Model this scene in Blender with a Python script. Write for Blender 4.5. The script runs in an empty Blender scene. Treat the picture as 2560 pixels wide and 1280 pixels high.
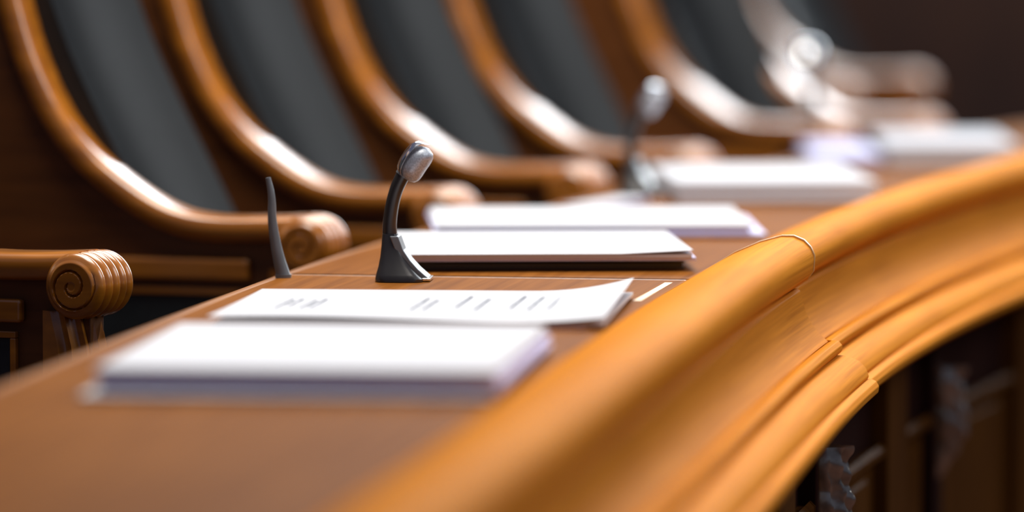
import bpy, math, random
from math import sin, cos, tan, atan2, radians as R, pi
from mathutils import Vector, Matrix, noise

random.seed(7)
SC = bpy.context.scene
COL = SC.collection

# ------------------------------------------------------------------ camera
FPX = 14000.0                      # focal length in pixels of the 2560 px frame
CAM_Z = 1.27
PITCH = math.atan(1040 / FPX)
DESK = 0.76                        # desktop height
cam_d = bpy.data.cameras.new('camera')
cam = bpy.data.objects.new('camera', cam_d)
COL.objects.link(cam)
cam.location = (0, 0, CAM_Z)
cam.rotation_euler = (pi / 2 - PITCH, 0, 0)
cam_d.sensor_width = 36.0
cam_d.lens = FPX * 36.0 / 2560
cam_d.clip_end = 100
cam_d.dof.use_dof = True
cam_d.dof.focus_distance = 6.42
cam_d.dof.aperture_fstop = 1.75
SC.camera = cam

# ------------------------------------------------------------------ world, lamps, exposure
w = bpy.data.worlds.new('world')
SC.world = w
w.use_nodes = True
w.node_tree.nodes['Background'].inputs[0].default_value = (0.58, 0.64, 1.0, 1)
w.node_tree.nodes['Background'].inputs[1].default_value = 0.13


def area(name, loc, target, sx, sy, power, colr):
    l = bpy.data.lights.new(name, 'AREA')
    l.shape = 'RECTANGLE'
    l.size, l.size_y, l.energy, l.color = sx, sy, power, colr
    o = bpy.data.objects.new(name, l)
    COL.objects.link(o)
    o.location = loc
    o.rotation_euler = (Vector(target) - Vector(loc)).to_track_quat('-Z', 'Y').to_euler()
    return o


area('ceiling_light', (-0.1, 7.0, 4.2), (0.1, 6.6, 0.8), 2.4, 3.0, 225, (1.0, 0.93, 0.84))
area('daylight_far', (1.6, 13.4, 3.25), (0.0, 7.0, 0.8), 5.6, 3.3, 560, (0.88, 0.95, 1.0))
area('daylight_right', (4.2, 5.6, 3.6), (0.0, 6.6, 0.7), 3.0, 2.0, 62, (0.92, 0.96, 1.0))

SC.view_settings.view_transform = 'Standard'
SC.view_settings.look = 'None'
SC.view_settings.gamma = 1
SC.view_settings.use_curve_mapping = False
SC.view_settings.exposure = 0.1


# ------------------------------------------------------------------ helpers
def at(px, py, z=DESK):
    """point of the photo on the horizontal plane z"""
    a, b = (px - 1280) / FPX, (640 - py) / FPX
    d = Vector((a, cos(PITCH) + b * sin(PITCH), -sin(PITCH) + b * cos(PITCH)))
    t = (z - CAM_Z) / d.z
    return Vector((d.x * t, d.y * t, z))


def mesh(name, verts, faces, mat=None, parent=None, smooth=True, bevel=0, uvs=None, segs=2):
    me = bpy.data.meshes.new(name)
    me.from_pydata([tuple(v) for v in verts], [], faces)
    me.validate()
    o = bpy.data.objects.new(name, me)
    COL.objects.link(o)
    if uvs:
        ul = me.uv_layers.new(name='UVMap')
        for lp in me.loops:
            ul.data[lp.index].uv = uvs[lp.vertex_index]
    if mat:
        me.materials.append(mat)
    import bmesh
    bm = bmesh.new()
    bm.from_mesh(me)
    bmesh.ops.recalc_face_normals(bm, faces=bm.faces)
    bm.to_mesh(me)
    bm.free()
    if smooth:
        me.polygons.foreach_set('use_smooth', [True] * len(me.polygons))
        try:
            me.set_sharp_from_angle(angle=R(38))
        except Exception:
            pass
    if bevel:
        m = o.modifiers.new('bevel', 'BEVEL')
        m.width, m.segments, m.limit_method, m.angle_limit = bevel, segs, 'ANGLE', R(35)
        m.harden_normals = True
    if parent:
        o.parent = parent
    return o


class MB:
    def __init__(s):
        s.v, s.f = [], []

    def add(s, verts, faces):
        n = len(s.v)
        s.v += [tuple(v) for v in verts]
        s.f += [tuple(i + n for i in f) for f in faces]
        return s

    def box(s, x0, x1, y0, y1, z0, z1):
        return s.add([(x, y, z) for x in (x0, x1) for y in (y0, y1) for z in (z0, z1)],
                     [(0, 1, 3, 2), (4, 6, 7, 5), (0, 4, 5, 1), (2, 3, 7, 6), (0, 2, 6, 4), (1, 5, 7, 3)])

    def prism(s, poly, y0, y1):
        """polygon in xz extruded along y"""
        n = len(poly)
        vs = [(p[0], y0, p[1]) for p in poly] + [(p[0], y1, p[1]) for p in poly]
        fs = [tuple(range(n)), tuple(range(2 * n - 1, n - 1, -1))]
        fs += [(i, (i + 1) % n, n + (i + 1) % n, n + i) for i in range(n)]
        return s.add(vs, fs)

    def tube(s, pts, rad, n=10, flat=1.0):
        pts = [Vector(p) for p in pts]
        rs = rad if isinstance(rad, (list, tuple)) else [rad] * len(pts)
        vs, fs = [], []
        up = Vector((0, 1, 0))
        for i, p in enumerate(pts):
            t = (pts[min(i + 1, len(pts) - 1)] - pts[max(i - 1, 0)]).normalized()
            a = t.cross(up)
            if a.length < 1e-4:
                a = t.cross(Vector((1, 0, 0)))
            a.normalize()
            b = t.cross(a).normalized()
            for k in range(n):
                q = 2 * pi * k / n
                vs.append(p + a * cos(q) * rs[i] + b * sin(q) * rs[i] * flat)
        for i in range(len(pts) - 1):
            for k in range(n):
                k2 = (k + 1) % n
                fs.append((i * n + k, i * n + k2, (i + 1) * n + k2, (i + 1) * n + k))
        fs.append(tuple(range(n)))
        m = (len(pts) - 1) * n
        fs.append(tuple(range(m + n - 1, m - 1, -1)))
        return s.add(vs, fs)

    def build(s, name, mat, parent=None, **k):
        return mesh(name, s.v, s.f, mat, parent, **k)


def spline(pts, n=8):
    """Catmull-Rom through 2-D or 3-D points"""
    P = [Vector(p) for p in pts]
    P = [2 * P[0] - P[1]] + P + [2 * P[-1] - P[-2]]
    out = []
    for i in range(1, len(P) - 2):
        for k in range(n):
            t = k / n
            a, b, c, d = P[i - 1], P[i], P[i + 1], P[i + 2]
            out.append(0.5 * ((2 * b) + (c - a) * t + (2 * a - 5 * b + 4 * c - d) * t * t + (3 * b - a - 3 * c + d) * t ** 3))
    out.append(P[-2])
    return out


def thing(name, label, cat, loc=(0, 0, 0), rz=0, group=None):
    o = bpy.data.objects.new(name, None)
    o.empty_display_size = 0.1
    COL.objects.link(o)
    o.location = loc
    o.rotation_euler = (0, 0, rz)
    return tag(o, label, cat, group)


def tag(o, label, cat, group=None):
    o['label'] = label
    o['category'] = cat
    if group:
        o['group'] = group
    return o


def dup(root, loc, rz, label, group):
    r = root.copy()
    COL.objects.link(r)
    r.location = loc
    r.rotation_euler = (0, 0, rz)
    tag(r, label, root['category'], group)
    for ch in [o for o in bpy.data.objects if o.parent == root]:
        c = ch.copy()
        COL.objects.link(c)
        c.parent = r
        for g in [o for o in bpy.data.objects if o.parent == ch]:
            d = g.copy()
            COL.objects.link(d)
            d.parent = c
    return r


# ------------------------------------------------------------------ materials
def new_mat(name):
    m = bpy.data.materials.new(name)
    m.use_nodes = True
    nt = m.node_tree
    return m, nt, nt.nodes['Principled BSDF']


def wood(name, dark, light, rough=0.3, coat=0.4, scale=(1.5, 30, 30), uv=False, bump=0.03, coat_rough=0.12, spec=0.5, tint=None):
    m, nt, b = new_mat(name)
    N, L = nt.nodes, nt.links
    tc = N.new('ShaderNodeTexCoord')
    mp = N.new('ShaderNodeMapping')
    mp.inputs['Scale'].default_value = scale
    L.new(tc.outputs['UV' if uv else 'Object'], mp.inputs[0])
    n1 = N.new('ShaderNodeTexNoise')
    n1.inputs['Scale'].default_value = 2.0
    n1.inputs['Detail'].default_value = 6
    n1.inputs['Distortion'].default_value = 0.25
    L.new(mp.outputs[0], n1.inputs['Vector'])
    n2 = N.new('ShaderNodeTexNoise')
    n2.inputs['Scale'].default_value = 3.0
    n2.inputs['Detail'].default_value = 2
    L.new(tc.outputs['Object'], n2.inputs['Vector'])
    mx = N.new('ShaderNodeMath')
    mx.operation = 'MULTIPLY_ADD'
    mx.inputs[1].default_value = 0.7
    L.new(n1.outputs['Fac'], mx.inputs[0])
    m2 = N.new('ShaderNodeMath')
    m2.operation = 'MULTIPLY'
    m2.inputs[1].default_value = 0.3
    L.new(n2.outputs['Fac'], m2.inputs[0])
    L.new(m2.outputs[0], mx.inputs[2])
    cr = N.new('ShaderNodeValToRGB')
    cr.color_ramp.elements[0].position = 0.33
    cr.color_ramp.elements[1].position = 0.66
    cr.color_ramp.elements[0].color = (*dark, 1)
    cr.color_ramp.elements[1].color = (*light, 1)
    L.new(mx.outputs[0], cr.inputs[0])
    L.new(cr.outputs[0], b.inputs['Base Color'])
    bp = N.new('ShaderNodeBump')
    bp.inputs['Strength'].default_value = bump
    bp.inputs['Distance'].default_value = 0.002
    L.new(n1.outputs['Fac'], bp.inputs['Height'])
    L.new(bp.outputs[0], b.inputs['Normal'])
    b.inputs['Roughness'].default_value = rough
    b.inputs['Coat Weight'].default_value = coat
    b.inputs['Coat Roughness'].default_value = coat_rough
    b.inputs['Coat IOR'].default_value = 1.6
    b.inputs['Specular IOR Level'].default_value = spec
    if tint:
        b.inputs['Specular Tint'].default_value = (*tint, 1)
    return m


def plain(name, col, rough=0.5, metal=0.0, noise_amt=0.12, nscale=40, coat=0, bump=0.0, spec=0.5):
    m, nt, b = new_mat(name)
    N, L = nt.nodes, nt.links
    tc = N.new('ShaderNodeTexCoord')
    n = N.new('ShaderNodeTexNoise')
    n.inputs['Scale'].default_value = nscale
    n.inputs['Detail'].default_value = 4
    L.new(tc.outputs['Object'], n.inputs['Vector'])
    cr = N.new('ShaderNodeValToRGB')
    cr.color_ramp.elements[0].position = 0.3
    cr.color_ramp.elements[1].position = 0.7
    cr.color_ramp.elements[0].color = (*[c * (1 - noise_amt) for c in col], 1)
    cr.color_ramp.elements[1].color = (*[min(1, c * (1 + noise_amt)) for c in col], 1)
    L.new(n.outputs['Fac'], cr.inputs[0])
    L.new(cr.outputs[0], b.inputs['Base Color'])
    if bump:
        bp = N.new('ShaderNodeBump')
        bp.inputs['Strength'].default_value = bump
        bp.inputs['Distance'].default_value = 0.001
        L.new(n.outputs['Fac'], bp.inputs['Height'])
        L.new(bp.outputs[0], b.inputs['Normal'])
    b.inputs['Roughness'].default_value = rough
    b.inputs['Metallic'].default_value = metal
    b.inputs['Coat Weight'].default_value = coat
    b.inputs['Specular IOR Level'].default_value = spec
    return m


M = {}
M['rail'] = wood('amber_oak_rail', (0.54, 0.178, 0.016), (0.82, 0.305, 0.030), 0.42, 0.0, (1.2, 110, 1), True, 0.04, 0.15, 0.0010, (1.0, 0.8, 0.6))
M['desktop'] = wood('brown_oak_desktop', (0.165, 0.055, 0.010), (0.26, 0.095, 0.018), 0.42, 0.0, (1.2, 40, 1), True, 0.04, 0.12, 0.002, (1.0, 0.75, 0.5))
M['edge'] = wood('desk_edge_oak', (0.22, 0.080, 0.018), (0.36, 0.145, 0.035), 0.4, 0.0, (1.2, 60, 1), True, 0.04, 0.12, 0.06)
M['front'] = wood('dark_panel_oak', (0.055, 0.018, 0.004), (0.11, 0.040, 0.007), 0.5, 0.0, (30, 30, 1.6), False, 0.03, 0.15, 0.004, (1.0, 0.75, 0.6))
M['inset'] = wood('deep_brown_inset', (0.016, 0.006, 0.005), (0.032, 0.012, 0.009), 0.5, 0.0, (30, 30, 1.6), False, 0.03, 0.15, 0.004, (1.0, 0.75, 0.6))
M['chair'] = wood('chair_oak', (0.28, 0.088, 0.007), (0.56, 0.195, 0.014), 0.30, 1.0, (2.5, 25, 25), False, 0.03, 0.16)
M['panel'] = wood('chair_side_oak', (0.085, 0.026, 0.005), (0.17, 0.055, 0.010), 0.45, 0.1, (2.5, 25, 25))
M['leather'] = plain('charcoal_leather', (0.014, 0.0165, 0.0175), 0.38, 0, 0.1, 90, 0, 0.15, 0.36)
M['leather_inset'] = plain('black_leather_inset', (0.016, 0.022, 0.026), 0.45, 0, 0.15, 90, 0, 0.12)
M['paper'] = plain('white_paper', (0.64, 0.655, 0.70), 0.9, 0, 0.01, 30, 0, 0.0, 0.03)
M['paper_shade'] = plain('lavender_shade_paper', (0.68, 0.70, 0.95), 0.9, 0, 0.05, 300, 0, 0.0, 0.03)  # bluer copy of the paper, lavender shade of the pile fronts put into the colour
M['ink'] = plain('grey_print', (0.10, 0.12, 0.16), 1.0, 0, 0.05, 30, 0, 0.0, 0.0)
M['folder_dark'] = plain('charcoal_folder', (0.045, 0.05, 0.06), 0.38, 0, 0.08, 30, 0.1)
M['folder_light'] = plain('grey_green_folder', (0.44, 0.46, 0.47), 0.55, 0, 0.05, 30)
M['mic'] = plain('black_plastic', (0.022, 0.021, 0.022), 0.32, 0, 0.1, 60, 0.1)
M['mic_side'] = plain('grey_plastic', (0.14, 0.16, 0.18), 0.32, 0, 0.08, 60)
M['silver'] = plain('silver_mesh', (0.42, 0.46, 0.52), 0.45, 0.45, 0.25, 500, 0, 0.3)
M['chrome'] = plain('polished_trim', (0.85, 0.86, 0.88), 0.16, 1.0, 0.03, 30)
M['bronze'] = plain('dark_bronze', (0.45, 0.40, 0.31), 0.20, 0.95, 0.3, 60, 0, 0.3)
M['brass'] = plain('pale_inlay', (0.62, 0.38, 0.13), 0.5, 0.0, 0.1, 60)
M['glint'] = wood('pale_glint_oak', (0.62, 0.38, 0.13), (0.78, 0.50, 0.20), 0.35, 0.5, (20, 20, 20))  # pale wood colour for the highlight painted at the rail joint
M['floor'] = plain('dark_red_carpet', (0.045, 0.014, 0.010), 0.95, 0, 0.3, 60, 0, 0.2)
M['wall'] = wood('wall_dark_oak', (0.020, 0.006, 0.003), (0.050, 0.016, 0.006), 0.4, 0.15, (6, 6, 0.5))
M['plaster'] = plain('pale_plaster', (0.55, 0.52, 0.47), 0.9, 0, 0.04, 6)

# ------------------------------------------------------------------ the curve of the bench
# P(s): line where the desktop meets the raised rail; s = 0 at the joint of the two desk sections
HEAD = [(-6, 7.6), (-0.6, 8.4), (0, 10), (1, 14), (2, 18), (3, 24), (4, 32), (5.5, 44)]


def head(s):
    for (a, x), (b, y) in zip(HEAD, HEAD[1:]):
        if s <= b:
            t = max(0, (s - a) / (b - a))
            return R(x + (y - x) * t)
    return R(HEAD[-1][1])


DS = 0.02
PATH = {0: at(1722, 700)}
p = PATH[0].copy()
for i in range(0, 280):
    h = head((i + 0.5) * DS)
    p = p + Vector((sin(h), cos(h), 0)) * DS
    PATH[i + 1] = p.copy()
p = PATH[0].copy()
for i in range(0, -260, -1):
    h = head((i - 0.5) * DS)
    p = p - Vector((sin(h), cos(h), 0)) * DS
    PATH[i - 1] = p.copy()


def P(s, u=0.0, z=0.0):
    """point on the bench: s along it, u outwards from the desktop, z above the desktop"""
    k = math.floor(s / DS)
    k = max(-259, min(279, k))
    t = s / DS - k
    q = PATH[k].lerp(PATH[k + 1], t)
    h = head(s)
    return Vector((q.x + cos(h) * u, q.y - sin(h) * u, DESK + z))


def depth_at(s):
    pts = [(-9, 0.475), (0.7, 0.475), (1.3, 0.42), (2.0, 0.385), (9, 0.385)]
    for (a, x), (b, y) in zip(pts, pts[1:]):
        if s <= b:
            t = (s - a) / (b - a)
            t = t * t * (3 - 2 * t)
            return x + (y - x) * t


def srange(a, b, step=0.05):
    n = max(1, int(round((b - a) / step)))
    return [a + (b - a) * i / n for i in range(n + 1)]


def sweep(name, profile, ss, mat, parent, closed=True, bevel=0, endround=0):
    """closed (u, z) profile swept along the bench"""
    n = len(profile)
    acc = [0]
    for a, b in zip(profile, profile[1:]):
        acc.append(acc[-1] + math.hypot(b[0] - a[0], b[1] - a[1]))
    vs, uv, fs = [], [], []
    for s in ss:
        for j, (u, z) in enumerate(profile):
            vs.append(P(s, u + (0.475 - depth_at(s) if u < -0.3 else 0), z))
            uv.append((s, acc[j]))
    m = n if closed else n - 1
    for i in range(len(ss) - 1):
        for j in range(m):
            j2 = (j + 1) % n
            fs.append((i * n + j, i * n + j2, (i + 1) * n + j2, (i + 1) * n + j))
    if closed:
        fs.append(tuple(range(n)))
        k = (len(ss) - 1) * n
        fs.append(tuple(range(k + n - 1, k - 1, -1)))
    return mesh(name, vs, fs, mat, parent, bevel=bevel, uvs=uv)


# ------------------------------------------------------------------ setting
def struct(name, mb, mat, **k):
    o = mb.build(name, M[mat], **k)
    o['kind'] = 'structure'
    return o


struct('floor', MB().box(-6, 7, -1.5, 14.2, -0.05, 0), 'floor', smooth=False)
struct('wall_back', MB().box(-6, 7, 14.0, 14.2, 0, 3.4), 'wall', smooth=False)
struct('wall_left', MB().box(-6.2, -6, -1.5, 14.2, 0, 3.4), 'wall', smooth=False)

# ------------------------------------------------------------------ the two desk sections
DW = 0.475                                    # depth of the writing surface
RP_TOP = [(0.0, -0.02), (0.0, 0.0), (0.018, 0.010), (0.045, 0.025), (0.075, 0.038), (0.100, 0.045), (0.114, 0.045), (0.126, 0.040),
          (0.134, 0.032), (0.1385, 0.022), (0.1375, 0.012), (0.131, 0.003), (0.118, -0.006)]
RP_MID = [(0.118, -0.0075), (0.1225, -0.0105), (0.1245, -0.020), (0.1285, -0.034), (0.1350, -0.048), (0.1445, -0.060), (0.1555, -0.0695)]
RP_BEAD = [(0.1555, -0.070), (0.160, -0.0675), (0.167, -0.068), (0.1715, -0.073), (0.1715, -0.079), (0.168, -0.083)]
RP_OVO = [(0.1705, -0.0845), (0.180, -0.086), (0.191, -0.091), (0.199, -0.099), (0.2025, -0.108), (0.2015, -0.1115)]
RP_EDGE = [(0.2045, -0.1115), (0.211, -0.114), (0.2145, -0.120), (0.2135, -0.127), (0.207, -0.1335), (0.195, -0.138), (0.175, -0.142)]


def close(pr, back):
    return pr + back


def shift(pr, d):
    return [(u + d, z) for u, z in pr]


def desk_section(s0, s1, label, joint, side):
    """side: which end carries the joint"""
    root = thing('curved_desk', label, 'desk', P((max(s0, -2) + min(s1, 2)) / 2, 0, -DESK))
    inv = Matrix.Translation(-root.location)
    k = 0.0085 if side == 'near' else 0.0     # the nearer rail stands slightly proud at the joint
    ss = srange(s0, s1)

    def sw(name, prof, mat, s=ss, parent=root, bevel=0.0):
        o = sweep(name, prof, s, M[mat], parent, bevel=bevel)
        par = parent.location if parent is root else Vector((0, 0, 0))
        o.data.transform(inv if parent is root else inv)
        return o
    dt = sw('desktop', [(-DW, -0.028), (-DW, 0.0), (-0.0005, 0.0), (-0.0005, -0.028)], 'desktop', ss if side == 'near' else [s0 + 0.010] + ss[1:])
    sw('edge_trim', [(-DW - 0.0005, -0.030), (-DW - 0.0005, -0.0006), (-DW - 0.006, -0.0004), (-DW - 0.014, -0.0012), (-DW - 0.021, -0.005), (-DW - 0.024, -0.014),
                     (-DW - 0.021, -0.024), (-DW - 0.014, -0.030)], 'edge')
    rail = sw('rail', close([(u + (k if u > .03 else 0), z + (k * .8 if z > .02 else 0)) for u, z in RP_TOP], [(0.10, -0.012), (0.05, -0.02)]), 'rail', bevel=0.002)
    rail['label'] = 'thick rounded amber hand rail'
    sw('rail_face', close(shift(RP_MID, k), [(0.10, -0.0695), (0.10, -0.014)]), 'rail', bevel=0.0012)
    sw('bead_moulding', close(shift(RP_BEAD, k), [(0.12, -0.083), (0.12, -0.071)]), 'rail', bevel=0.0012)
    sw('ovolo_moulding', close(shift(RP_OVO, k), [(0.12, -0.1115), (0.12, -0.0845)]), 'rail', bevel=0.0012)
    sw('lower_moulding', close(shift(RP_EDGE, k), [(0.12, -0.142), (0.12, -0.113)]), 'rail', bevel=0.0012)
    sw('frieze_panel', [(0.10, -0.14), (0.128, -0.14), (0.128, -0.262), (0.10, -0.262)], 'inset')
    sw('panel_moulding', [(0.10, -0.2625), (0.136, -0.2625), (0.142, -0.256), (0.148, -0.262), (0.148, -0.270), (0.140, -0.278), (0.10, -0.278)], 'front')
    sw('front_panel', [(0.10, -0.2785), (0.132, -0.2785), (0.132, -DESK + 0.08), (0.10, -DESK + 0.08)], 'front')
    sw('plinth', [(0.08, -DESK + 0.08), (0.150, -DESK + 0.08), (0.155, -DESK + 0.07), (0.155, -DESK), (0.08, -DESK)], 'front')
    sw('rear_panel', [(-0.06, -0.03), (-0.035, -0.03), (-0.035, -DESK), (-0.06, -DESK)], 'front')
    sw('panel_rail', [(0.132, -0.60), (0.148, -0.605), (0.148, -0.68), (0.132, -0.68)], 'front')
    # broad stiles, narrow bracket stiles and the raised fields between them
    for q in range(-2, 4):
        c = q * 1.02 + 0.04
        if s0 < c - 0.034 and c + 0.034 < s1:
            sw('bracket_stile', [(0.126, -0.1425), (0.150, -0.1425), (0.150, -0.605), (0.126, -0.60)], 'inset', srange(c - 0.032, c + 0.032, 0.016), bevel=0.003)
            corbel(root, c, inv)
        a, b = c + 0.60, c + 0.76
        if s0 < a and b < s1:
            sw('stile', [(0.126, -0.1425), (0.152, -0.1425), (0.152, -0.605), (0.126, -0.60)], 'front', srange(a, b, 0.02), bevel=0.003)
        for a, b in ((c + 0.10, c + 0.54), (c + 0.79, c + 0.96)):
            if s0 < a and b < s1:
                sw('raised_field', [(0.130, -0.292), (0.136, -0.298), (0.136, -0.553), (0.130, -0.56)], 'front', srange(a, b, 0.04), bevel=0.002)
    return root


def corbel(root, s, inv):
    """carved leaf bracket on a stile"""
    h = head(s)
    n = Vector((cos(h), -sin(h), 0))
    t = Vector((sin(h), cos(h), 0))
    b0 = P(s, 0.150, 0)
    vs, fs = [], []
    NZ, NA = 40, 60
    for i in range(NZ + 1):
        f = i / NZ
        z = -0.195 - 0.15 * f
        d = 0.030 * (1 - f) ** 0.8 * (1 - 0.25 * sin(pi * f * 2.2)) + 0.012 * sin(pi * f) + 0.002
        wd = 0.024 * (1 - 0.55 * f ** 1.5) * (0.88 + 0.12 * abs(sin(f * pi * 3)))
        for j in range(NA + 1):
            a = pi * j / NA
            lobes = 1 + 0.22 * cos(a * 11 + 2.4 * f) + 0.10 * sin(f * 34 + abs(a - pi / 2) * 4)
            vs.append(b0 + t * (cos(a) * wd) + n * (sin(a) * d * lobes) + Vector((0, 0, z)))
    for i in range(NZ):
        for j in range(NA):
            k = i * (NA + 1) + j
            fs.append((k, k + 1, k + NA + 2, k + NA + 1))
    fs.append(tuple(range(NA + 1)))
    fs.append(tuple(range(NZ * (NA + 1) + NA, NZ * (NA + 1) - 1, -1)))
    o = mesh('carved_bracket', vs, fs, M['bronze'], root)
    o.data.transform(inv)
    o['label'] = 'dark carved leaf bracket under the rail'


GAP = 0.0013
desk_near = desk_section(-3.4, -GAP, 'nearer section of curved brown oak bench desk, in front of the microphone', 0, 'near')
desk_far = desk_section(GAP + 0.003, 5.2, 'farther section of curved brown oak bench desk, beyond the rail joint', 0, 'far')
o = sweep('joint_bead', [(-DW + 0.001, -0.002), (-DW + 0.001, 0.0006), (-0.002, 0.0006), (-0.002, -0.002)], [-0.016, -GAP - 0.003], M['edge'], desk_near, bevel=0.0012)
o.data.transform(Matrix.Translation(-desk_near.location))
glint = [(u + (0.0095 if u > .03 else 0.0), z + (0.0092 if z > .02 else 0.001)) for u, z in RP_TOP[2:-1]]  # added strip, paints the highlight along the rounded end of the rail
o = sweep('rail_end_glint', glint + [(0.11, 0.0), (0.04, 0.004)], [-0.0065, -GAP], M['glint'], desk_near, bevel=0.0008)
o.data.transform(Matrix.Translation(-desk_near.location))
o['label'] = 'pale strip painting the highlight on the rounded rail end at the joint'
# pale inlay line let into the nearer desktop
il = MB()
a, b = at(1592, 752, DESK + .0006), at(1672, 706, DESK + .0006)
dd = (b - a).normalized()
nn = Vector((dd.y, -dd.x, 0)) * 0.0045
il.add([a - nn, a + nn, b + nn, b - nn, a - nn - Vector((0, 0, .001)), a + nn - Vector((0, 0, .001)), b + nn - Vector((0, 0, .001)), b - nn - Vector((0, 0, .001))],
       [(0, 1, 2, 3), (0, 4, 5, 1), (1, 5, 6, 2), (2, 6, 7, 3), (3, 7, 4, 0)])
o = il.build('inlay_strip', M['brass'], desk_near, smooth=False)
o.data.transform(Matrix.Translation(-desk_near.location))
o['label'] = 'pale yellow inlay strip'


# ------------------------------------------------------------------ armchairs
AC = 0.76                   # z offset of the profile below (given relative to the desktop)
W = 0.40
AW = 0.070                  # width of an arm
RIM0 = spline([(-0.040, 0.040), (-0.10, 0.037), (-0.17, 0.037), (-0.22, 0.047), (-0.27, 0.073), (-0.325, 0.115), (-0.372, 0.175), (-0.412, 0.265),
              (-0.445, 0.40), (-0.468, 0.55), (-0.478, 0.64)], 6)
OX = 0.27                   # local origin below the seat


def make_chair(label, group, ext=0.0, sides=(-1,)):
    """ext: extra length of the arm between scroll and back"""
    def X(q):
        return Vector((q[0] - ext if q[0] < -0.16 else q[0], q[1]))
    RIM = [X(q) for q in RIM0]
    root = thing('council_armchair', label, 'chair', group=group)
    nrm = []
    for i, p in enumerate(RIM):
        t = (RIM[min(i + 1, len(RIM) - 1)] - RIM[max(i - 1, 0)]).normalized()
        nrm.append(Vector((t.y, -t.x)))          # towards the seat side / upwards
    TH = 0.034
    for sgn in sides:
        yc = sgn * (W / 2 - AW / 2)
        # arm rail: rounded band that sweeps from the back down into the arm
        vs, fs = [], []
        sec = []
        for k in range(20):
            a = 2 * pi * k / 20
            ca, sa = cos(a), sin(a)
            e = 0.55
            sec.append((AW / 2 * abs(ca) ** e * (1 if ca >= 0 else -1), TH / 2 * abs(sa) ** e * (1 if sa >= 0 else -1)))
        for i, p in enumerate(RIM):
            for (yy, dd) in sec:
                q = p + nrm[i] * (dd - TH / 2)
                vs.append((q.x + OX, yc + yy, q.y + AC))
        n = 20
        for i in range(len(RIM) - 1):
            for k in range(n):
                k2 = (k + 1) % n
                fs.append((i * n + k, i * n + k2, (i + 1) * n + k2, (i + 1) * n + k))
        fs.append(tuple(range(n)))
        m = (len(RIM) - 1) * n
        fs.append(tuple(range(m + n - 1, m - 1, -1)))
        arm = mesh('arm_rail', vs, fs, M['chair'], root)
        scroll(arm, yc)
        # wooden side below the band
        under = [(q.x, q.y) for q in [p - nn_ * (TH * 0.7) for p, nn_ in zip(RIM, nrm)]]
        poly = under + [(-0.60, 0.62), (-0.575, 0.2), (-0.54, -0.10), (-0.53, -0.48), (-0.03, -0.48), (-0.03, 0.0)]
        poly = under + [(X(q).x, q[1]) for q in poly[len(under):]]
        poly = [(x + OX, z + AC) for x, z in poly]
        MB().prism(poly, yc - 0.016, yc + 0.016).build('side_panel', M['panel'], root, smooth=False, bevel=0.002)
        # projecting moulding, leather inset and its thin frame on the outer face
        yo = yc + sgn * 0.016
        def slab(name, poly, t, mat, parent=root, bevel=0.0015):
            y0, y1 = sorted((yo, yo + sgn * t))
            return MB().prism([(X((x, z)).x + OX, z + AC) for x, z in poly], y0, y1).build(name, M[mat], parent, smooth=False, bevel=bevel)
        slab('arm_moulding', [(-0.52, -0.018), (-0.115, -0.018), (-0.115, -0.046), (-0.52, -0.046)], 0.013, 'chair', bevel=0.005)
        ins = slab('leather_inset', [(-0.50, -0.064), (-0.135, -0.064), (-0.135, -0.42), (-0.50, -0.42)], 0.004, 'leather_inset')
        fr = MB()
        for x0, x1, z0, z1 in ((-0.51, -0.125, -0.064, -0.056), (-0.133, -0.125, -0.43, -0.064), (-0.51, -0.125, -0.438, -0.43), (-0.51, -0.502, -0.43, -0.064)):
            y0, y1 = sorted((yo, yo + sgn * 0.008))
            fr.box(X((x0, 0)).x + OX, X((x1, 0)).x + OX, y0, y1, z0 + AC, z1 + AC)
        fr.build('inset_frame', M['chair'], ins, smooth=False, bevel=0.0015)
        # fluted front post under the scroll
        post(root, yc)
        # legs
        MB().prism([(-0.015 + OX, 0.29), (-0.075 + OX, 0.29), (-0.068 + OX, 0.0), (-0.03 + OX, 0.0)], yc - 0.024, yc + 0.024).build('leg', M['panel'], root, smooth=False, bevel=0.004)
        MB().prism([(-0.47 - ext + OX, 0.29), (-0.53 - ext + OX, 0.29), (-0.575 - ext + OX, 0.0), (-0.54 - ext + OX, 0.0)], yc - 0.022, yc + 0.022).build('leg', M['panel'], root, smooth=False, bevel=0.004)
    # padded back
    yi = W / 2 - AW / 2 - 0.0165     # clear of this seat's own side and of the next seat's
    line = spline([(-0.175, -0.27), (-0.255, -0.12), (-0.335, 0.036), (-0.392, 0.145), (-0.440, 0.25), (-0.490, 0.40), (-0.515, 0.52), (-0.525, 0.62)], 4)
    line = [X((min(q.x, -0.1601), q.y)) for q in line]
    vs, fs = [], []
    NY = 18
    nl = len(line)
    for side in (0, 1):
        for i, q in enumerate(line):
            t = (line[min(i + 1, nl - 1)] - line[max(i - 1, 0)]).normalized()
            nv = Vector((t.y, -t.x))
            for j in range(NY + 1):
                f = j / NY * 2 - 1
                if side == 0:
                    off = 0.075 * f * f - 0.018          # hollowed across like a tub back
                    edge = min(i, nl - 1 - i) / 2.0
                    off -= 0.014 * max(0, 1 - edge) ** 2
                else:
                    off = -0.055
                vs.append((q.x + nv.x * off + OX, f * yi, q.y + nv.y * off + AC))
    S = nl * (NY + 1)
    for i in range(nl - 1):
        for j in range(NY):
            a = i * (NY + 1) + j
            fs.append((a, a + 1, a + NY + 2, a + NY + 1))
            fs.append((S + a, S + a + NY + 1, S + a + NY + 2, S + a + 1))
    for j in range(NY):
        fs.append((j, S + j, S + j + 1, j + 1))
        a = (nl - 1) * (NY + 1) + j
        fs.append((a, a + 1, S + a + 1, S + a))
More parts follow.
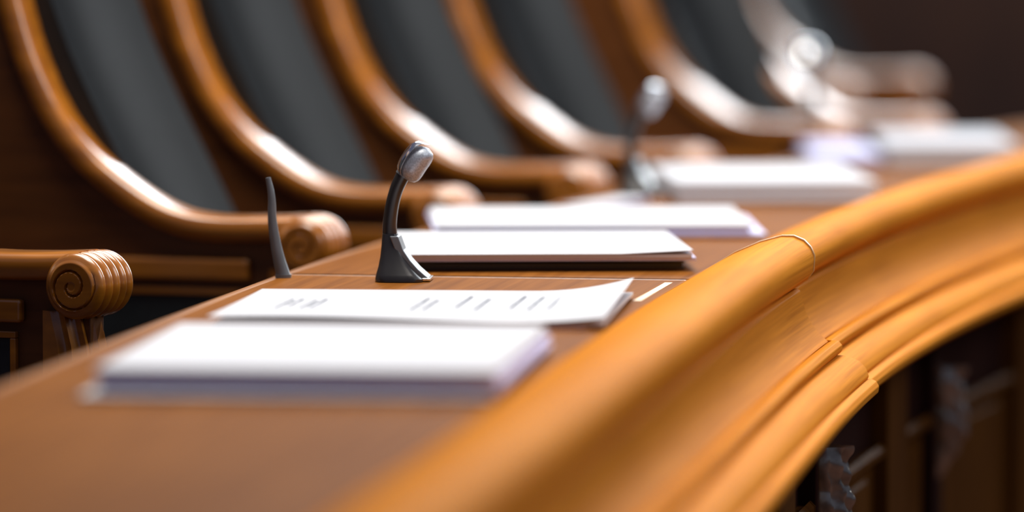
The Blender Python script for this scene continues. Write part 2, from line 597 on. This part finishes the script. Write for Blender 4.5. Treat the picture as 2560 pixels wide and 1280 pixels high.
    for i in range(nl - 1):
        a = i * (NY + 1)
        fs.append((a, a + NY + 1, S + a + NY + 1, S + a))
        a += NY
        fs.append((a, S + a, S + a + NY + 1, a + NY + 1))
    mesh('backrest', vs, fs, M['leather'], root)
    # top rail and back board
    MB().prism([(-0.46 - ext + OX, 0.625 + AC), (-0.60 - ext + OX, 0.625 + AC), (-0.60 - ext + OX, 0.67 + AC), (-0.48 - ext + OX, 0.67 + AC)], -W / 2 + .002, W / 2 - .002).build('crest_rail', M['chair'], root, smooth=False, bevel=0.012)
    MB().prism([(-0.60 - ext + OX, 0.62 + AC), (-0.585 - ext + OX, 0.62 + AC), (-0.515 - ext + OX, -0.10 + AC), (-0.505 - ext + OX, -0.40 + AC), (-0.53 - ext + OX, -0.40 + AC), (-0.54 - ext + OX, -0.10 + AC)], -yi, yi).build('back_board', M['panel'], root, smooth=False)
    # seat
    MB().box(-0.50 - ext + OX, -0.035 + OX, -yi, yi, 0.36, 0.43).build('seat_frame', M['chair'], root, smooth=False, bevel=0.006)
    MB().box(-0.30 - ext + OX, -0.03 + OX, -yi + .002, yi - .002, 0.432, 0.482).build('seat', M['leather'], root, bevel=0.018, segs=4)
    return root


def scroll(arm, yc):
    """reeded roll with a carved volute on either end"""
    cx, cz, r0 = -0.040 + OX, 0.0 + AC, 0.0385
    hw = 0.041
    vs, fs = [], []
    NA, NY = 56, 50
    for j in range(NY + 1):
        f = j / NY
        reed = abs(sin(pi * 5 * f)) ** 0.7
        bulge = 1 - 0.05 * (2 * f - 1) ** 2
        r = (r0 - 0.0055 + 0.0065 * reed) * bulge
        for k in range(NA):
            a = 2 * pi * k / NA
            vs.append((cx + cos(a) * r, yc - hw + 2 * hw * f, cz + sin(a) * r))
    for j in range(NY):
        for k in range(NA):
            k2 = (k + 1) % NA
            fs.append((j * NA + k, j * NA + k2, (j + 1) * NA + k2, (j + 1) * NA + k))
    # volute faces
    NR = 34
    for sg, base in ((-1, 0), (1, NY * NA)):
        y0 = yc + sg * hw
        rows = [[base + k for k in range(NA)]]
        rr = (r0 - 0.0055) * 0.95
        for i in range(1, NR + 1):
            f = 1 - i / NR
            row = []
            for k in range(NA):
                a = 2 * pi * k / NA
                r = rr * f
                ph = (f * 2.0 - (a - 0.6) / (2 * pi)) % 1.0
                ridge = min(1, max(0, (0.5 - abs(ph - 0.5)) / 0.10))
                e = min(1, (1 - f) * 8)
                y = y0 + sg * (0.0035 * ridge * e - 0.0030 * (1 - ridge) * e)
                if f < 0.16:
                    y = y0 + sg * 0.003
                row.append(len(vs))
                vs.append((cx + cos(a) * r, y, cz + sin(a) * r))
            rows.append(row)
        for A_, B_ in zip(rows, rows[1:]):
            for k in range(NA):
                k2 = (k + 1) % NA
                fs.append((A_[k], A_[k2], B_[k2], B_[k]))
    o = mesh('arm_scroll', vs, fs, M['chair'], arm)
    o['label'] = 'reeded rolled end with carved spiral'


def post(root, yc):
    x0, x1 = -0.088 + OX, -0.018 + OX
    z0, z1 = -0.48 + AC, -0.030 + AC
    out = []
    hw = 0.027
    # D-shaped plan, fluted all round its front
    xc = x1 - hw - 0.006
    out = [(x0, -hw + 0.002)]
    NF = 7
    for i in range(NF * 8 + 1):
        a = -1.75 + 3.5 * i / (NF * 8)
        r = hw + 0.008 - 0.0065 * abs(sin(pi * NF * i / (NF * 8))) ** 0.8
        out.append((xc + cos(a) * r, sin(a) * r))
    out.append((x0, hw - 0.002))
    vs, fs = [], []
    levels = [(z0, 0.006), (z0 + 0.02, 0.0), (z1 - 0.10, 0.0), (z1 - 0.04, -0.006), (z1, -0.016)]
    n = len(out)
    for z, dx in levels:
        for x, y in out:
            vs.append((x + (dx if x > x0 else 0), yc + y, z))
    for i in range(len(levels) - 1):
        for k in range(n):
            k2 = (k + 1) % n
            fs.append((i * n + k, i * n + k2, (i + 1) * n + k2, (i + 1) * n + k))
    fs.append(tuple(range(n)))
    m = (len(levels) - 1) * n
    fs.append(tuple(range(m + n - 1, m - 1, -1)))
    mesh('fluted_post', vs, fs, M['chair'], root)


ROW = 'council armchairs in a row behind the desk'
chair0 = make_chair('nearest oak armchair, only its carved scroll arm end showing at the left edge', ROW, 0.15)


def seat_loc(x, y, psi, xl):
    """root location that brings local (xl, near arm middle) to (x, y)"""
    fx, fy = cos(psi), -sin(psi)
    lx, ly = sin(psi), cos(psi)
    a, b = xl + OX, -(W / 2 - AW / 2)
    return (x - fx * a - lx * b, y - fy * a - ly * b, 0)


PS = R(25)
chair0.location = seat_loc(-0.450, 6.41, PS, -0.0)
chair0.rotation_euler = (0, 0, -PS)


def row_spot(px, off=0.040, turn=6):
    """place along the desk where the bend of the arm shows at the given pixel column"""
    lo, hi = 0.1, 4.5
    for _ in range(40):
        m = (lo + hi) / 2
        ps = head(m) + R(turn)
        q = P(m, -depth_at(m) - off)
        bx, by = q.x - 0.19 * cos(ps), q.y + 0.19 * sin(ps)
        if 1280 + bx / by * FPX < px:
            lo = m
        else:
            hi = m
    return q.x, q.y, ps


spots = [(500, 'large oak armchair filling the upper left, behind the slim stand'),
         (860, 'oak armchair with grey leather back directly behind the black microphone'),
         (1210, 'oak armchair third along the blurred row, between microphone and paper stacks'),
         (1500, 'blurred oak armchair left of the second microphone'),
         (1880, 'blurred oak armchair right behind the second microphone')]
proto = None
for i, (px, lab) in enumerate(spots):
    x, y, ps = row_spot(px) if i < len(spots) - 1 else row_spot(px, 0.075, 9)
    if i == len(spots) - 1:                 # the seat at the aisle has an arm on either side
        o = make_chair(lab, ROW, 0.0, (-1, 1))
        o.location = seat_loc(x, y, ps, 0)
        o.rotation_euler = (0, 0, -ps)
    elif proto is None:
        proto = make_chair(lab, ROW)
        proto.location = seat_loc(x, y, ps, 0)
        proto.rotation_euler = (0, 0, -ps)
    else:
        dup(proto, seat_loc(x, y, ps, 0), -ps, lab, ROW)
FAR = 'armchairs beyond the aisle'
for px, yy, deg, lab in ((2150, 11.0, 24, 'far dim armchair beyond the aisle, left of the two at upper right'),
                         (2325, 11.45, 25, 'farthest dim armchair beyond the aisle, near the right edge')):
    dup(proto, seat_loc((px - 1280) / FPX * yy, yy, R(deg), 0), -R(deg), lab, FAR)


# ------------------------------------------------------------------ papers
def quad_frame(fl, fr, depth_px, z):
    """front-left and front-right pixels and the pixel row of the back edge -> centre, angle, width, depth"""
    a, b = at(*fl, z), at(*fr, z)
    d = (b - a)
    ang = atan2(d.y, d.x)
    wd = d.length
    mid = (a + b) / 2
    back = at((fl[0] + fr[0]) / 2, depth_px, z)
    dp = (back.y - mid.y) / max(0.3, cos(ang))
    return mid, ang, wd, dp


def sheet_mesh(mb, wd, dp, z, t, curl=None, dx=0, dy=0, rot=0, nx=24, ny=14, wav=0.0):
    """one sheet (thickness t) in local coords: x across, y away, front edge at y = 0"""
    top, bot = [], []
    for i in range(nx + 1):
        for j in range(ny + 1):
            x, y = (i / nx - 0.5) * wd, j / ny * dp
            zz = z + wav * (0.5 + 0.5 * sin(x * 17 + z * 900)) * (1 - j / ny)
            if curl:
                zz += curl(i / nx, j / ny)
            X = x * cos(rot) - (y - dp / 2) * sin(rot) + dx
            Y = x * sin(rot) + (y - dp / 2) * cos(rot) + dp / 2 + dy
            top.append((X, Y, zz + t))
            bot.append((X, Y, zz))
    n = len(top)
    fs = []
    for i in range(nx):
        for j in range(ny):
            a = i * (ny + 1) + j
            fs.append((a, a + ny + 1, a + ny + 2, a + 1))
            fs.append((n + a, n + a + 1, n + a + ny + 2, n + a + ny + 1))
    for i in range(nx):
        a, b = i * (ny + 1), (i + 1) * (ny + 1)
        fs.append((a, n + a, n + b, b))
        a, b = a + ny, b + ny
        fs.append((a, b, n + b, n + a))
    for j in range(ny):
        a = j
        fs.append((a, a + 1, n + a + 1, n + a))
        a = nx * (ny + 1) + j
        fs.append((a, n + a, n + a + 1, a + 1))
    return mb.add(top + bot, fs)


def paper_stack(label, fl, fr, yb, zb, layers, group='stacks of paper on the desk', curl=None, jit=0.004, wav=0.0, seed=1):
    """layers: list of (thickness, material, dx, dy, dwidth, ddepth)"""
    rnd = random.Random(seed)
    tot = sum(l[0] for l in layers)
    mid, ang, wd, dp = quad_frame(fl, fr, yb, DESK + zb + tot)
    root = thing('paper_stack', label, 'papers', (mid.x, mid.y, DESK + zb), ang, group)
    z = 0.0
    for i, (t, mat, dx, dy, dw, dd) in enumerate(layers):
        mb = MB()
        lastl = i == len(layers) - 1
        nsub = max(1, int(t / 0.0022)) if not lastl else 1
        for k in range(nsub):
            sheet_mesh(mb, wd + dw, dp + dd, z + t * k / nsub, t / nsub * 0.94, curl if lastl else None, dx + rnd.uniform(-jit, jit), dy + rnd.uniform(-jit, jit) * 0.6,
                       rnd.uniform(-jit, jit) * 1.5, wav=wav if lastl else 0)
        mb.build('top_sheet' if lastl else 'sheets', M[mat], root)
        z += t
    root['size'] = (wd, dp, z)
    return root


# nearest pile, on a pale folder
mid, ang, wd, dp = quad_frame((192, 991), (1225, 1000), 905, DESK + 0.003)
fo = thing('document_folder', 'pale grey-green folder under the nearest pile of paper', 'folder', (mid.x, mid.y, DESK + 0.0002), ang)
sheet_mesh(MB(), wd, dp, 0, 0.0022).build('cover', M['folder_light'], fo)
sheet_mesh(MB(), wd - 0.004, dp - 0.004, 0.0024, 0.0016).build('flap', M['folder_light'], fo)
fold_top = 0.0044
paper_stack('nearest thick pile of blank white paper, out of focus', (283, 918), (1278, 928), 811, fold_top,
            [(0.008, 'paper_shade', 0.002, -0.004, 0.0, 0.0), (0.007, 'paper_shade', 0.0, 0.0, 0.0, 0.0), (0.006, 'paper', -0.002, 0.003, 0, 0), (0.0012, 'paper', 0, 0.0, 0, 0)], seed=3)


def curl2(f, g):
    # back right corner lifts, front edge lifts a little
    a = max(0, f - 0.72) / 0.28
    return 0.016 * a ** 2.2 * (0.35 + 0.65 * g) + 0.005 * (1 - g) ** 2 * (0.5 + 0.5 * sin(f * 5 + 0.5))


ps = paper_stack('printed white document with curled corner, just before the microphone', (548, 799), (1540, 808), 726, 0.0002,
                 [(0.004, 'paper_shade', -0.012, 0.002, -0.025, -0.01), (0.003, 'paper', -0.004, 0.0, -0.012, 0.0), (0.0006, 'paper', 0, 0, 0, 0)], curl=curl2, jit=0.005, seed=5)
# lines of print: short strokes that follow the sheet
wd, dp, zt = ps['size']
ink = MB()
rnd = random.Random(11)


def stroke(f, g0, g1, th):
    q = []
    n = 6
    for k in range(n + 1):
        g = g0 + (g1 - g0) * k / n
        zz = zt + curl2(f, g) + 0.0004
        x = (f - 0.5) * wd
        wob = 0.0006 * sin(k * 2.3 + f * 90)
        q.append(((x - th + wob, g * dp, zz), (x + th + wob, g * dp, zz)))
    vs = [v for a in q for v in a]
    ink.add(vs, [(2 * i, 2 * i + 1, 2 * i + 3, 2 * i + 2) for i in range(n)])


for f, g0, g1 in ((0.120, .28, .66), (0.145, .36, .66), (0.185, .28, .62), (0.208, .30, .66), (0.47, .28, .72), (0.50, .30, .66), (0.575, .40, .80), (0.63, .32, .72),
                  (0.715, .40, .82), (0.765, .35, .80), (0.815, .36, .84), (0.87, .34, .80)):
    g = g0
    while g < g1:
        L_ = rnd.uniform(0.03, 0.09)
        stroke(f + rnd.uniform(-.001, .001), g, min(g1, g + L_), 0.0021)
        g += L_ + 0.014
import bmesh
top = [o for o in ps.children if o.name.startswith('top_sheet')][0]
top.data.materials.append(M['ink'])
bm = bmesh.new()
bm.from_mesh(top.data)
iv = [bm.verts.new(v) for v in ink.v]
for f in ink.f:
    bm.faces.new([iv[i] for i in f]).material_index = 1
bm.to_mesh(top.data)
bm.free()

# pile on a charcoal folder behind the microphone
mid, ang, wd, dp = quad_frame((1030, 667), (1712, 665), 592, DESK + 0.004)
fo = thing('document_folder', 'charcoal folder under white papers right of the microphone', 'folder', (mid.x, mid.y, DESK + 0.0002), ang)
sheet_mesh(MB(), wd, dp, 0, 0.0022).build('cover', M['folder_dark'], fo)
sheet_mesh(MB(), wd - 0.006, dp - 0.004, 0.0024, 0.0050).build('inner_pocket', M['folder_dark'], fo)
sheet_mesh(MB(), wd, dp - 0.002, 0.0076, 0.0016, lambda f, g: 0.003 * (1 - g) * sin(f * 3.1)).build('flap', M['folder_dark'], fo)
paper_stack('thin white paper pile lying on the charcoal folder', (1004, 636), (1728, 633), 578, 0.0126,
            [(0.004, 'paper_shade', 0.006, 0.0, 0.006, 0), (0.004, 'paper', 0.0, 0.002, 0, 0), (0.0010, 'paper', -0.002, 0.0, 0, 0)],
            curl=lambda f, g: 0.004 * max(0, f - 0.75) / 0.25 * (1 - g), seed=8)
paper_stack('white paper pile just behind the charcoal folder', (1090, 564), (1880, 562), 517, 0.0002,
            [(0.006, 'paper_shade', 0.010, -0.004, 0.012, 0), (0.006, 'paper_shade', 0.0, 0.0, 0, 0), (0.004, 'paper', 0.002, 0.002, 0, 0), (0.001, 'paper', 0, 0, 0, 0)], seed=13)
paper_stack('small pale sheet pile left of the second microphone', (1405, 512), (1482, 514), 490, 0.0002,
            [(0.010, 'paper_shade', 0, 0, 0, 0), (0.001, 'paper', 0, 0, 0, 0)], seed=15)
paper_stack('thick white paper pile right of the second microphone', (1700, 457), (2192, 455), 410, 0.0002,
            [(0.010, 'paper', 0.0, -0.004, 0, 0), (0.012, 'paper', 0.0, 0.0, 0, 0), (0.008, 'paper', 0.002, 0.002, 0, 0), (0.001, 'paper', 0, 0, 0, 0)], seed=17)
paper_stack('far white paper pile nearest the right edge, strongly blurred', (2225, 362), (2545, 362), 326, 0.0002,
            [(0.018, 'paper', 0, 0, 0, 0), (0.014, 'paper', 0, 0, 0, 0), (0.001, 'paper', 0, 0, 0, 0)], seed=19)
paper_stack('dim blurred paper pile directly beyond the thick white pile', (2035, 388), (2200, 388), 352, 0.0002,
            [(0.018, 'paper_shade', 0, 0, 0, 0), (0.001, 'paper_shade', 0, 0, 0, 0)], seed=21)


# ------------------------------------------------------------------ microphones
def make_mic(label, group):
    """local: x to the right, y away from the viewer, origin at base centre"""
    root = thing('desk_microphone', label, 'microphone', group=group)
    # foot: flares from the stem to a broad base, slightly lopsided to the right
    def loft(name, rings, mat, parent=root, n=28, power=0.5):
        vs, fs = [], []
        for (cx, z, hx, hy) in rings:
            for k in range(n):
                a = 2 * pi * k / n
                ca, sa = cos(a), sin(a)
                vs.append((cx + hx * abs(ca) ** power * (1 if ca >= 0 else -1), hy * abs(sa) ** power * (1 if sa >= 0 else -1), z))
        for i in range(len(rings) - 1):
            for k in range(n):
                k2 = (k + 1) % n
                fs.append((i * n + k, i * n + k2, (i + 1) * n + k2, (i + 1) * n + k))
        fs.append(tuple(range(n)))
        m = (len(rings) - 1) * n
        fs.append(tuple(range(m + n - 1, m - 1, -1)))
        return mesh(name, vs, fs, M[mat], parent)
    loft('foot', [(0.000, 0.0, 0.0285, 0.034), (0.000, 0.003, 0.0285, 0.034), (-0.0025, 0.008, 0.0250, 0.031), (-0.0055, 0.017, 0.0195, 0.026), (-0.0085, 0.028, 0.0145, 0.020),
                  (-0.0110, 0.040, 0.0108, 0.015), (-0.0122, 0.054, 0.0086, 0.011)], 'mic')
    # added plate, its lighter grey painting the light on the right of the foot
    fl = []
    for z, x in ((0.0035, 0.034), (0.007, 0.0295), (0.014, 0.0215), (0.024, 0.0125), (0.036, 0.0045), (0.052, -0.0015)):
        fl.append((x, z))
    poly = fl + [(x - 0.010, z) for x, z in reversed(fl)]
    MB().prism(poly, -0.016, 0.024).build('foot_lit_flank', M['mic_side'], root, smooth=False, bevel=0.0015)
    MB().box(0.018, 0.036, -0.019, 0.027, 0.0, 0.0038).build('foot_trim', M['chrome'], root, smooth=False, bevel=0.0012)
    # curved stem
    pts = spline([(-0.0122, 0, 0.046), (-0.0125, 0, 0.066), (-0.0095, 0, 0.088), (-0.0045, 0, 0.106), (0.0030, 0, 0.122), (0.0070, 0, 0.1285)], 6)
    n = len(pts)
    MB().tube(pts, [0.0088 - 0.0012 * sin(pi * i / (n - 1)) + 0.0005 * i / n for i in range(n)], 16).build('stem', M['mic'], root)
    # head: tilted capsule with mesh front and bright top shell
    c = Vector((0.0200, 0, 0.1345))
    ax = Vector((0.56, 0, 0.83)).normalized()        # along the head
    nx = Vector((0.83, 0, -0.56)).normalized()       # its broad face looks right and down
    vs, fs = [], []
    nl, na = 16, 20
    for i in range(nl + 1):
        f = i / nl
        r = 0.0165 * (1 - abs(2 * f - 1) ** 3.2) ** 0.5 + 0.0006
        bow = 0.0028 * sin(pi * f)
        for k in range(na):
            a = 2 * pi * k / na
            vs.append(c + ax * ((f - 0.5) * 0.045) - nx * bow + nx * (cos(a) * r * 0.86) + Vector((0, sin(a) * r * 1.15, 0)))
    for i in range(nl):
        for k in range(na):
            k2 = (k + 1) % na
            fs.append((i * na + k, i * na + k2, (i + 1) * na + k2, (i + 1) * na + k))
    fs.append(tuple(range(na)))
    fs.append(tuple(range(nl * na + na - 1, nl * na - 1, -1)))
    mesh('capsule', vs, fs, M['silver'], root)
    # shell over the back of the capsule
    vs, fs = [], []
    for layer in (0, 1):
        for i in range(nl + 1):
            f = i / nl
            r = 0.0178 * (1 - abs(2 * f - 1) ** 4) ** 0.4 + 0.0012 + layer * 0.0016
            bow = 0.0028 * sin(pi * f)
            for k in range(13):
                a = pi - 0.85 + 1.7 * k / 12
                vs.append(c + ax * ((f - 0.46) * 0.049) - nx * bow + nx * (cos(a) * r * 0.90) + Vector((0, sin(a) * r * 1.18, 0)))
    S = (nl + 1) * 13
    for i in range(nl):
        for k in range(12):
            a = i * 13 + k
            fs.append((a, a + 1, a + 14, a + 13))
            fs.append((S + a, S + a + 13, S + a + 14, S + a + 1))
    for i in range(nl):
        a = i * 13
        fs.append((a, a + 13, S + a + 13, S + a))
        a += 12
        fs.append((a, S + a, S + a + 13, a + 13))
    for k in range(12):
        fs.append((k, S + k, S + k + 1, k + 1))
        a = nl * 13 + k
        fs.append((a, a + 1, S + a + 1, S + a))
    mesh('head_shell', vs, fs, M['chrome'], root)
    # collar
    MB().tube([Vector((0.0030, 0, 0.1205)), Vector((0.0095, 0, 0.1295))], 0.0100, 18).build('collar', M['mic_side'], root)
    return root


MG = 'desk microphones'
mic = make_mic('sharp black microphone with silver head standing at the desk joint', MG)
q = at(1000, 708)
mic.location = (q.x, q.y + 0.036, DESK + 0.0008)
mic.rotation_euler = (0, 0, R(-4))
q = at(1600, 494)
dup(mic, (q.x, q.y + 0.03, DESK + 0.0004), R(-15), 'blurred black microphone between the chairs and thick white paper pile', MG)
q = at(2030, 345)
dup(mic, (q.x, q.y + 0.03, DESK + 0.0004), R(105), 'faint far microphone left of the farthest papers', MG)

# slim bowed stand at the desk edge, left of the microphone
q = at(702, 694)
st = thing('slim_stand', 'slim dark bowed metal stand at the desk edge left of the microphone', 'stand', (q.x, q.y, DESK))
k = 6.5 / FPX
MB().tube(spline([(0.003, 0, 0.002), (-0.004, 0, 0.03), (-0.0095, 0, 0.065), (-0.0105, 0, 0.095), (-0.0145, 0, 0.117)], 6), [0.0085 - 0.0055 * (i / 24) ** 0.8 for i in range(25)], 12).build('stem', M['mic_side'], st)
MB().tube([(0.003, 0, 0), (0.003, 0, 0.004)], 0.0095, 18).build('foot', M['mic_side'], st)


def past_rail(root):
    """how far the thing reaches over the foot of the rail"""
    best = -9
    mw = Matrix.Translation(root.location) @ Matrix.Rotation(root.rotation_euler.z, 4, 'Z')
    for o in root.children:
        for v in o.data.vertices:
            q = mw @ v.co
            d, k = min(((PATH[k].xy - q.xy).length, k) for k in range(-110, 200, 4))
            h = head(k * DS)
            u = (q.x - PATH[k].x) * cos(h) - (q.y - PATH[k].y) * sin(h)
            if q.z - DESK < 0.62 * u + 0.002:
                best = max(best, u)
    return best


for o in list(bpy.data.objects):
    if o.get('category') in ('papers', 'folder'):
        b = past_rail(o)
        if b > -0.003:
            o.location.x -= b + 0.003
